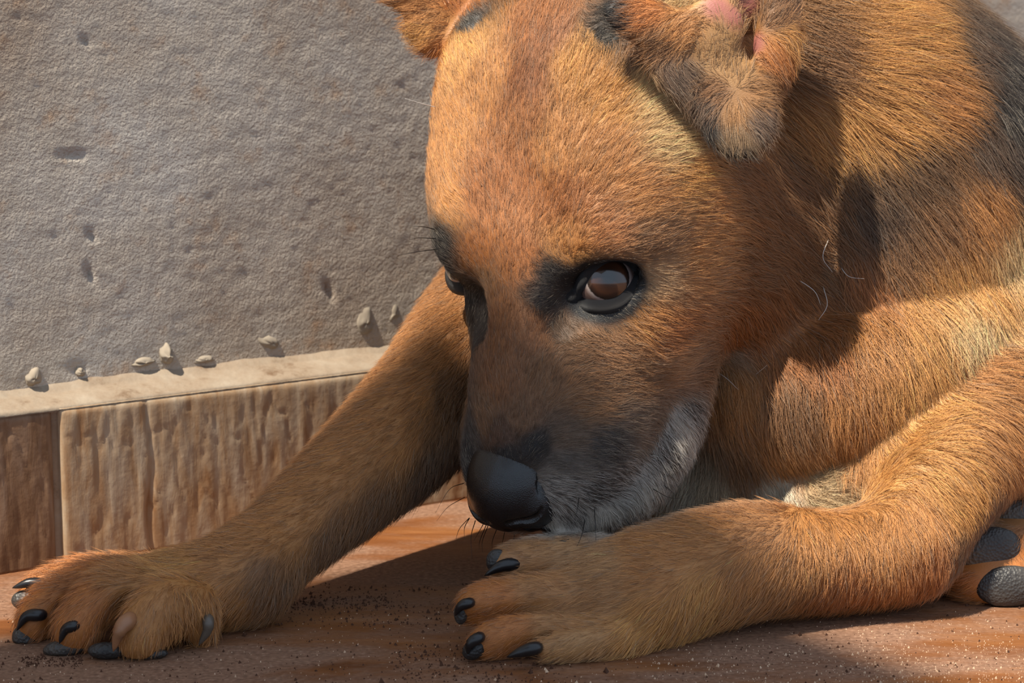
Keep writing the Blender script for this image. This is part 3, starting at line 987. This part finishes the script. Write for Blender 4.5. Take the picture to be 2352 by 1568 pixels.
# ------------------------------------------------------------------ skin mesh
skin, nt, b = new_mat('dog_skin')
att = node(nt, 'ShaderNodeAttribute', attribute_name='coat')
nt.links.new(att.outputs['Color'], b.inputs['Base Color'])
b.inputs['Roughness'].default_value = 0.55
nz = node(nt, 'ShaderNodeTexNoise', Scale=900.0, Detail=2.0)
bump_chain(nt, b, [(nz.outputs['Fac'], 0.3, 0.0006)])
body = dmesh('body', BV, BF, skin)
ca = body.data.color_attributes.new('coat', 'FLOAT_COLOR', 'POINT')
ca.data.foreach_set('color', np.concatenate([VSK, np.ones((len(VSK), 1))], 1).astype(np.float32).ravel())

# ------------------------------------------------------------------ fur
hair = bpy.data.materials.new('dog_fur')
hair.use_nodes = True
nt = hair.node_tree
nt.nodes.clear()
out = nt.nodes.new('ShaderNodeOutputMaterial')
att = node(nt, 'ShaderNodeAttribute', attribute_name='tint')
info = nt.nodes.new('ShaderNodeHairInfo')
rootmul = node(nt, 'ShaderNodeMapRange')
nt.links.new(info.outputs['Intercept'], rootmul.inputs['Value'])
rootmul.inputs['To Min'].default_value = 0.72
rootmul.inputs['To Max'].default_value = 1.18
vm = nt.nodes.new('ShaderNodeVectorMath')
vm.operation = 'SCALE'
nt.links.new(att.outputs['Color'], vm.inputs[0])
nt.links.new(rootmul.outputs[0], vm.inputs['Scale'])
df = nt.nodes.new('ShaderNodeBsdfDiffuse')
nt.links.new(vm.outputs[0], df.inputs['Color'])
hb = nt.nodes.new('ShaderNodeBsdfHair')
hb.component = 'Reflection'
hb.inputs['RoughnessU'].default_value = 0.28
hb.inputs['RoughnessV'].default_value = 0.9
hb.inputs['Offset'].default_value = -0.08
gl = node(nt, 'ShaderNodeMix', data_type='RGBA')
gl.inputs['Factor'].default_value = 0.45
nt.links.new(vm.outputs[0], gl.inputs[6])
gl.inputs[7].default_value = (0.55, 0.50, 0.45, 1)
nt.links.new(gl.outputs[2], hb.inputs['Color'])
ms = nt.nodes.new('ShaderNodeMixShader')
ms.inputs[0].default_value = 0.35
nt.links.new(df.outputs[0], ms.inputs[1])
nt.links.new(hb.outputs[0], ms.inputs[2])
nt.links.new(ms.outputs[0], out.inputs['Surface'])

TRI = np.concatenate([BF[:, [0, 1, 2]], BF[:, [0, 2, 3]]])
_a, _b2, _c = BV[TRI[:, 0]], BV[TRI[:, 1]], BV[TRI[:, 2]]
area = 0.5 * np.linalg.norm(np.cross(_b2 - _a, _c - _a), axis=1)
tn = BN[TRI].mean(1)
tp = VP[TRI].mean(1)
view = (BV[TRI].mean(1) - CAM)
view /= np.linalg.norm(view, axis=1, keepdims=True)
facing = -(tn * view).sum(1)
infr = (tp[:, 0] > -150) & (tp[:, 0] < 2550) & (tp[:, 1] > -200) & (tp[:, 1] < 1700)
dens = np.where(infr, np.interp(facing, [-0.75, -0.3, 0.0, 0.25], [0.02, 0.35, 1.0, 1.0]), 0.10)
dens *= VDEN[TRI].mean(1)
hcT = head_pts(BV[TRI].mean(1))
dens *= 1 + 0.9 * (np.linalg.norm((hcT - np.array([0, -3.0, -4.5])) / np.array([7.2, 12.5, 7.6]), axis=1) < 1.0)
centre_px = tp[:, :2]
NSTRAND = 440000
pr_ = area * dens
pick = rng.choice(len(TRI), NSTRAND, p=pr_ / pr_.sum())
u, v = rng.random(NSTRAND), rng.random(NSTRAND)
fl_ = u + v > 1
u[fl_], v[fl_] = 1 - u[fl_], 1 - v[fl_]
wts = np.stack([1 - u - v, u, v], 1)[:, :, None]
tri = TRI[pick]
R0 = (BV[tri] * wts).sum(1)
RN = (BN[tri] * wts).sum(1)
RN /= np.linalg.norm(RN, axis=1, keepdims=True)
RD = (VD[tri] * wts).sum(1)
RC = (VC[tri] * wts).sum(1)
RL = (VL[tri] * wts[:, :, 0]).sum(1)
# lie: clumps and strays
n1 = np.stack([noise3(R0 * 260, s) for s in (1, 2, 3)], 1)
n2 = np.stack([noise3(R0 * 900, s) for s in (4, 5, 6)], 1)
RD = RD + n1 * 0.55 + n2 * 0.75 + rng.normal(0, 0.13, RD.shape)
RD -= RN * (RD * RN).sum(1, keepdims=True)
RD /= np.linalg.norm(RD, axis=1, keepdims=True) + 1e-9
L = RL * rng.uniform(0.6, 1.25, NSTRAND)
lift = np.clip(0.36 + n2[:, 0] * 0.35 + rng.normal(0, 0.09, NSTRAND), 0.12, 0.8)
NP_ = 5
pts = np.empty((NSTRAND, NP_, 3))
pts[:, 0] = R0 - RN * 0.0003
d = RD * np.cos(lift)[:, None] + RN * np.sin(lift)[:, None]
curl = rng.normal(0, 0.10, RD.shape)
for i in range(1, NP_):
    pts[:, i] = pts[:, i - 1] + d * (L / (NP_ - 1))[:, None]
    lift = lift * 0.72
    d = RD * np.cos(lift)[:, None] + RN * np.sin(lift)[:, None] + curl * (i / NP_)
    d[:, 2] -= 3.0 * L * i / NP_
    d /= np.linalg.norm(d, axis=1, keepdims=True)
pts[:, :, 2] = np.maximum(pts[:, :, 2], 0.0004)
ppR0 = project(R0)
# tint: strand to strand variation inside the coat's own range
val = np.exp(rng.normal(0, 0.26, NSTRAND) + n2[:, 1] * 0.5)
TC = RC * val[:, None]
grey = (RC.max(1) - RC.min(1)) / (RC.max(1) + 1e-6)
light = (rng.random(NSTRAND) < np.where(grey < 0.35, 0.22, 0.08))
TC[light] = TC[light] * 0.5 + lin((205, 188, 165)) * np.where(grey[light] < .35, 0.42, 0.30)[:, None]
# grizzled places: white hairs among black ones
gz_ = (grey < 0.30) & (RC.max(1) > 0.06) & (RC.max(1) < 0.5) & (ppR0[:, 0] < 1720) & (np.linalg.norm(R0 - EYE_N, axis=1) > 0.03) & (np.linalg.norm(R0 - EYE_F, axis=1) > 0.03)
wh = rng.random(NSTRAND) < np.clip(RC.max(1) * 1.9, 0.1, 0.85)
TC[gz_ & wh] = lin((206, 198, 188)) * rng.uniform(0.55, 1.0, (gz_ & wh).sum())[:, None]
TC[gz_ & ~wh] = lin((46, 40, 37)) * rng.uniform(0.6, 1.3, (gz_ & ~wh).sum())[:, None]
TC = np.clip(TC, 0.003, 0.9)
RADR = np.array([1.0, 0.95, 0.8, 0.5, 0.10])
seen_ = infr[pick]
base_r = np.where(seen_, np.interp(RL, [0.003, 0.006, 0.012], [0.00005, 0.00006, 0.000078]), 0.0002) * rng.uniform(0.7, 1.25, NSTRAND)

# split the coat by where it grows
hcR = head_pts(R0)
ppR = project(R0)
DST = lambda rows: np.min([np.linalg.norm(R0 - np.array(p), axis=1) for p in rows], axis=0)
is_head = np.linalg.norm((hcR - np.array([0, -3.0, -4.5])) / np.array([7.2, 12.5, 7.6]), axis=1) < 1.0
ear_n = ((ppR[:, 0] - 1620) / 240) ** 2 + ((ppR[:, 1] - 110) / 270) ** 2
EARN = [hit(x, y)[0] for x, y in ((1500, 60), (1560, 130), (1620, 180), (1690, 240), (1690, 330), (1780, 100), (1780, 190), (1640, 60), (1440, 60))]
EARF = [hit(x, y)[0] for x, y in ((970, 90), (945, 20), (1000, 60), (1050, 20))]
region = np.full(NSTRAND, 0)
LEGR = [(*at(x, y, dd),) for x, y, dd in ((200, 1400, .85), (300, 1400, .85), (450, 1360, .86), (560, 1322, .868), (660, 1232, .885), (780, 1128, .905), (900, 1020, .925), (1010, 905, .945), (1090, 790, .965))]
LEGL = [(*at(x, y, dd),) for x, y, dd in ((1120, 1400, .84), (1250, 1400, .84), (1380, 1390, .845), (1500, 1360, .85), (1600, 1316, .858), (1755, 1284, .868), (1900, 1290, .878), (2030, 1270, .884), (2110, 1200, .892), (2180, 1080, .905))]
region[is_head] = 1
region[(DST(LEGR) < 0.036) & ~is_head] = 2
region[(DST(LEGL) < 0.034) & ~is_head & (region != 2)] = 3
region[(ppR[:, 0] > 2170) & (ppR[:, 1] > 1120) & (region == 0) & (R0[:, 2] < 0.08)] = 4
region[(DST(EARN) < 0.0155)] = 5
region[(DST(EARF) < 0.017)] = 6
names = ['body_fur', 'head_fur', 'foreleg_fur', 'foreleg_fur', 'hind_foot_fur', 'ear_fur', 'ear_fur']
for r in range(7):
    m = np.nonzero(region == r)[0]
    if len(m) == 0:
        continue
    hcv = bpy.data.hair_curves.new(names[r])
    hcv.add_curves([NP_] * len(m))
    hcv.attributes['position'].data.foreach_set('vector', (pts[m] - DOG_O).astype(np.float32).ravel())
    ra = hcv.attributes.get('radius') or hcv.attributes.new('radius', 'FLOAT', 'POINT')
    ra.data.foreach_set('value', (base_r[m][:, None] * RADR[None]).astype(np.float32).ravel())
    ta = hcv.attributes.new('tint', 'FLOAT_COLOR', 'CURVE')
    ta.data.foreach_set('color', np.concatenate([TC[m], np.ones((len(m), 1))], 1).astype(np.float32).ravel())
    o = link(names[r], hcv, dog, hair)
    o['kind'] = 'stuff'

# ------------------------------------------------------------------ eyes, nose, claws, pads, whiskers
def local_grid(lo, hi, h):
    global GX, GY, GZ, FIELD
    GX, GY, GZ = (np.arange(a, b_ + h, h).astype(np.float32) for a, b_ in zip(lo, hi))
    FIELD = np.full((len(GX), len(GY), len(GZ)), 0.03, dtype=np.float32)


def uv_sphere(c, r, R=np.eye(3), nu=48, nv=24):
    u = np.linspace(0, 2 * np.pi, nu, endpoint=False)
    w = np.linspace(-np.pi / 2, np.pi / 2, nv)
    U, V_ = np.meshgrid(u, w, indexing='ij')
    p = np.stack([np.cos(U) * np.cos(V_), np.sin(U) * np.cos(V_), np.sin(V_)], -1).reshape(-1, 3) * np.asarray(r)
    f = [(i * nv + j, (i + 1) % nu * nv + j, (i + 1) % nu * nv + j + 1, i * nv + j + 1) for i in range(nu) for j in range(nv - 1)]
    return p @ np.asarray(R).T + c, f


def tube(P, rad, seg=6, flat=1.0):
    P = np.asarray(P, float)
    rad = np.asarray(rad, float)
    tg = np.gradient(P, axis=0)
    tg /= np.linalg.norm(tg, axis=1, keepdims=True)
    ref = np.array([0.3, 0.2, 0.93])
    a = np.cross(tg, ref)
    a /= np.linalg.norm(a, axis=1, keepdims=True)
    b_ = np.cross(tg, a)
    an = np.linspace(0, 2 * np.pi, seg, endpoint=False)
    v = P[:, None] + rad[:, None, None] * (a[:, None] * np.cos(an)[None, :, None] * flat + b_[:, None] * np.sin(an)[None, :, None])
    n = len(P)
    f = [(i * seg + j, i * seg + (j + 1) % seg, (i + 1) * seg + (j + 1) % seg, (i + 1) * seg + j) for i in range(n - 1) for j in range(seg)]
    v = np.concatenate([v.reshape(-1, 3), P[:1], P[-1:]])
    k = n * seg
    f += [(k, (j + 1) % seg, j, k) for j in range(seg)] + [(k + 1, (n - 1) * seg + j, (n - 1) * seg + (j + 1) % seg, k + 1) for j in range(seg)]
    return v, f


def tube_obj(name, P, rad, mat, seg=6, flat=1.0):
    v, f = tube(P, rad, seg, flat)
    q = [x for x in f if len(set(x)) == 4]
    t3 = [tuple(dict.fromkeys(x)) for x in f if len(set(x)) == 3]
    me = bpy.data.meshes.new(name)
    me.from_pydata([tuple(x) for x in (v - DOG_O)], [], q + t3)
    me.polygons.foreach_set('use_smooth', [True] * len(me.polygons))
    return link(name, me, dog, mat)


# eyeballs
m_eye, nt, b = new_mat('eye')
tc = nt.nodes.new('ShaderNodeTexCoord')
sep = nt.nodes.new('ShaderNodeSeparateXYZ')
nt.links.new(tc.outputs['Object'], sep.inputs[0])
dv = node(nt, 'ShaderNodeMath', operation='DIVIDE')
dv.inputs[1].default_value = EYE_R
nt.links.new(sep.outputs['Z'], dv.inputs[0])
ac = node(nt, 'ShaderNodeMath', operation='ARCCOSINE')
nt.links.new(dv.outputs[0], ac.inputs[0])
nn = node(nt, 'ShaderNodeTexNoise', Scale=900.0, Detail=3.0)
nt.links.new(tc.outputs['Object'], nn.inputs['Vector'])
ad = node(nt, 'ShaderNodeMath', operation='MULTIPLY_ADD')
nt.links.new(nn.outputs['Fac'], ad.inputs[0])
ad.inputs[1].default_value = 0.07
nt.links.new(ac.outputs[0], ad.inputs[2])
c = ramp(nt, ad.outputs[0], [(0.0, (.004, .004, .005)), (0.22, (.004, .004, .005)), (0.30, srgb(34, 19, 12)), (0.58, srgb(62, 37, 24)), (0.70, srgb(40, 24, 16)), (0.79, (.006, .005, .005)), (0.835, srgb(150, 138, 134)), (1.0, srgb(104, 84, 78))])
nt.links.new(c, b.inputs['Base Color'])
b.inputs['Roughness'].default_value = 0.18
b.inputs['Coat Weight'].default_value = 1.0
b.inputs['Coat Roughness'].default_value = 0.03
gaze_n = -FW + 0.03 * RT + 0.09 * UP
gaze_f = -FW - 0.65 * RT + 0.05 * UP
for e, gz in ((EYE_N, gaze_n), (EYE_F, gaze_f)):
    v, f = uv_sphere(np.zeros(3), (EYE_R,) * 3)
    o = mesh_np('eyeball', v, f, dog, m_eye)
    o.location = tuple(e - DOG_O)
    o.rotation_euler = Vector(gz).to_track_quat('Z', 'Y').to_euler()
    tag(o, 'brown eye glancing up')

# eyelids
m_lid, nt, b = new_mat('black_eyelid')
b.inputs['Base Color'].default_value = (0.010, 0.010, 0.012, 1)
b.inputs['Roughness'].default_value = 0.42
nn = node(nt, 'ShaderNodeTexNoise', Scale=1600.0, Detail=2.0)
bump_chain(nt, b, [(nn.outputs['Fac'], 0.6, 0.0006)])
PXM = 0.869 / F


def lid_rows(rows, r_off=0.0):
    out = []
    for a, b_, r in rows:
        rr = math.hypot(a, b_) * PXM
        c_ = math.sqrt(max(EYE_R ** 2 - rr ** 2, 0)) if rr < EYE_R else -(rr - EYE_R) * 0.8
        out.append((a * PXM, -b_ * PXM, c_ + r_off, r * PXM))
    return out


UPPER = [(-78, 46, 9), (-60, 14, 13), (-42, -20, 15), (-6, -48, 15), (28, -51, 15), (52, -38, 14), (68, -16, 10)]
LOWER = [(-78, 46, 9), (-58, 52, 17), (-30, 56, 20), (0, 56, 20), (28, 48, 20), (50, 28, 19), (63, 4, 15), (68, -16, 10)]
local_grid((-0.018, -0.016, -0.010), (0.018, 0.016, 0.020), 0.0004)
chain(lid_rows(UPPER, -0.0012), k=0.0015, n=4)
chain(lid_rows(LOWER, -0.0014), k=0.0015, n=4)
chain([(-78 * PXM, -34 * PXM, 0.000, 22 * PXM), (-104 * PXM, -22 * PXM, -0.001, 14 * PXM)], k=0.003)
lv, lf = surface_nets()
lv = smooth_mesh(lv, lf, 4)
lw = lv @ np.stack([RT, UP, -FW])            # local -> world offsets
dmesh('eyelid', EYE_N + lw, lf, m_lid)
lh = lw @ HR
lh[:, 0] *= -1
lh[:, 2] -= 0.0012
dmesh('eyelid', EYE_F + lh @ HR.T, lf[:, ::-1], m_lid)

# nose leather
m_nose, nt, b = new_mat('black_nose_leather')
b.inputs['Base Color'].default_value = (0.0050, 0.0050, 0.0062, 1)
b.inputs['Roughness'].default_value = 0.34
b.inputs['Specular IOR Level'].default_value = 0.5
b.inputs['Coat Weight'].default_value = 0.35
b.inputs['Coat Roughness'].default_value = 0.2
tc = nt.nodes.new('ShaderNodeTexCoord')
vo = node(nt, 'ShaderNodeTexVoronoi', Scale=2600.0)
nt.links.new(tc.outputs['Object'], vo.inputs['Vector'])
bump_chain(nt, b, [(vo.outputs['Distance'], 0.4, 0.00035)])
local_grid((-2.7, 4.3, -5.0), (2.7, 9.2, 0.0), 0.055)
I3 = np.eye(3)
ellipsoid((-0.30, 6.75, -2.5), (1.62, 1.85, 1.48), I3, 0.3)
for s in (-1, 1):
    ellipsoid((s * 0.98 - .28, 7.35, -2.75), (0.80, 1.05, 0.85), I3, 0.3)
    ellipsoid((s * 0.9, 7.5, -3.6), (0.75, 0.8, 0.5), I3, 0.4)
ellipsoid((0, 7.6, -3.4), (0.7, 0.8, 0.8), I3, 0.4)
for s in (-1, 1):
    ellipsoid((s * 0.62 - .2, 8.45, -2.95), (0.42, 0.55, 0.26), I3, 0.15, True)
    ellipsoid((s * 1.15 - .2, 8.05, -3.18), (0.70, 0.75, 0.17), rotm(0, s * 0.30, 0), 0.12, True)
cone((0, 8.75, -2.2), (0, 8.55, -4.4), 0.06, 0.09, 0.15, True)
nv_, nf_ = surface_nets()
nb = BVHTree.FromPolygons([tuple(p) for p in HO + (nv_ * CM) @ HR.T], [tuple(q) for q in nf_])
for pth, rr in (([(1166, 1203), (1190, 1198), (1216, 1195), (1236, 1184), (1244, 1166)], (.07, .15, .17, .13, .05)), ([(1243, 1086), (1236, 1110), (1240, 1140)], (.05, .09, .04))):
    row = []
    for (x, y), r_ in zip(pth, rr):
        vv = ray(x, y)
        hh = nb.ray_cast(Vector(CAM), Vector(vv / np.linalg.norm(vv)))
        if hh[0] is not None:
            row.append((*head_pts(np.array(hh[0])), r_))
    if len(row) > 1:
        for s in (1, -1):
            chain([(a if s > 0 else -0.5 - a, b_, c_, r_) for a, b_, c_, r_ in row], k=0.12, sub=True)
nv_, nf_ = surface_nets()
nv_ = smooth_mesh(nv_, nf_, 4)
nose = dmesh('nose', HO + (nv_ * CM) @ HR.T, nf_, m_nose)
tag(nose, 'shiny black nose')

# dark rim of the upper lip
m_lip = simple_mat('black_lip', (0.012, 0.011, 0.012), 0.4)
rows = []
for x, y in ((1262, 1228), (1310, 1224), (1360, 1214), (1410, 1198), (1452, 1172), (1490, 1132), (1530, 1088)):
    yy = y
    while yy < y + 21:                                   # slide down to the lower edge of the lip
        d1 = float((hit(x, yy)[0] - CAM) @ FW)
        d2 = float((hit(x, yy + 6)[0] - CAM) @ FW)
        if abs(d2 - d1) > 0.006:
            break
        yy += 3
    rows.append(at(x, yy - 2, d1 + 0.002))
q = spline(rows, 4)
tube_obj('lip', q, np.interp(np.linspace(0, 1, len(q)), [0, .15, .85, 1], [5, 9, 9, 5]) * .86 / F, m_lip, 8)

# claws
m_claw, nt, b = new_mat('dark_claw')
b.inputs['Base Color'].default_value = (0.012, 0.011, 0.012, 1)
b.inputs['Roughness'].default_value = 0.32
m_claw2 = simple_mat('horn_claw', srgb(150, 104, 72), 0.4)
m_claw3 = simple_mat('grey_claw', srgb(92, 82, 72), 0.42)
for P, r, mt in CLAWS:
    mt = {'k': m_claw, 'h': m_claw2, 'g': m_claw3}[mt]
    root = at(1.3 * P[0][0] - .3 * P[1][0], 1.3 * P[0][1] - .3 * P[1][1], P[0][2] + 0.007)
    q = spline([root] + [at(*p) for p in P], 5)
    t_ = np.linspace(0, 1, len(q))
    tube_obj('claw', q, r * .84 / F * np.interp(t_, [0, .25, .5, .75, .92, 1], [.5, .9, 1.0, .72, .34, .05]), mt, 12)

# pads
m_pad, nt, b = new_mat('paw_pad_leather')
tc = nt.nodes.new('ShaderNodeTexCoord')
nn = node(nt, 'ShaderNodeTexNoise', Scale=60.0, Detail=5.0)
nt.links.new(tc.outputs['Object'], nn.inputs['Vector'])
c = ramp(nt, nn.outputs['Fac'], [(0.35, srgb(38, 36, 36)), (0.58, srgb(66, 62, 58)), (0.75, srgb(104, 84, 62))])
nt.links.new(c, b.inputs['Base Color'])
b.inputs['Roughness'].default_value = 0.5
vo = node(nt, 'ShaderNodeTexVoronoi', Scale=900.0)
nt.links.new(tc.outputs['Object'], vo.inputs['Vector'])
bump_chain(nt, b, [(vo.outputs['Distance'], 0.5, 0.0007)])
for px, py, d_, r, rot in PADS:
    R = _cb @ rotm(0, 0, math.radians(rot))
    cpt = at(px, py, d_)
    v, f = uv_sphere(cpt, np.array(r) * d_ / F, R, 28, 14)
    v[:, 2] = np.maximum(v[:, 2], 0.0003)
    dmesh('paw_pad', v, f, m_pad)

# whiskers
m_wh = simple_mat('black_whisker', (0.012, 0.010, 0.009), 0.4)
m_ww = simple_mat('white_whisker', (0.75, 0.70, 0.64), 0.4)
WH = [[(1066, 1109), (1032, 1124), (1000, 1178)], [(1067, 1142), (1029, 1164), (1003, 1196)], [(1078, 1189), (1056, 1213), (1047, 1238)], [(1078, 1190), (1067, 1212), (1067, 1240)],
      [(1092, 1195), (1082, 1233), (1085, 1288)], [(1112, 1200), (1088, 1242)], [(1118, 1202), (1102, 1242), (1101, 1262)], [(1122, 1204), (1108, 1242), (1108, 1268)], [(1142, 1212), (1131, 1242), (1131, 1268)],
      [(1160, 1218), (1150, 1262)], [(1182, 1222), (1178, 1256)], [(1200, 1226), (1198, 1254)], [(1215, 1228), (1222, 1254)],
      [(1365, 1164), (1368, 1217), (1369, 1292)], [(1344, 1191), (1335, 1232), (1314, 1276)], [(1325, 1218), (1318, 1250), (1308, 1278)], [(1401, 1210), (1404, 1242), (1395, 1290)], [(1435, 1188), (1460, 1232), (1475, 1290)],
      [(1468, 1190), (1478, 1250), (1490, 1290)], [(1496, 1120), (1536, 1142), (1568, 1144)], [(1522, 1112), (1548, 1136), (1545, 1175)], [(1538, 1080), (1558, 1120)], [(1500, 1160), (1536, 1195), (1574, 1222)],
      [(1330, 1140), (1326, 1170), (1318, 1196)], [(1000, 527), (970, 520), (940, 519)], [(1002, 548), (962, 546), (940, 551)], [(1004, 572), (960, 578), (915, 586)]]
WW = [[(1000, 246), (970, 238), (930, 226)], [(1640, 850), (1668, 868), (1696, 895)], [(1735, 860), (1748, 850), (1762, 838)], [(1905, 545), (1890, 590), (1912, 625)], [(1890, 655), (1900, 700), (1880, 735)], [(1930, 612), (1950, 635), (1985, 640)], [(1830, 640), (1870, 668), (1885, 700)]]
for rows, mt, rad in ((WH, m_wh, 1.15), (WW, m_ww, 1.0)):
    for P in rows:
        p0, n0 = hit(*P[0])
        d0 = float((p0 - CAM) @ FW)
        q = [at(x, y, d0 - 0.0045 - 0.007 * i / (len(P) - 1) + (0.005 if i == 0 else 0)) for i, (x, y) in enumerate(P)]
        q = spline(q, 6)
        tube_obj('whisker', q, np.linspace(rad, 0.25, len(q)) * d0 / F, mt, 4)
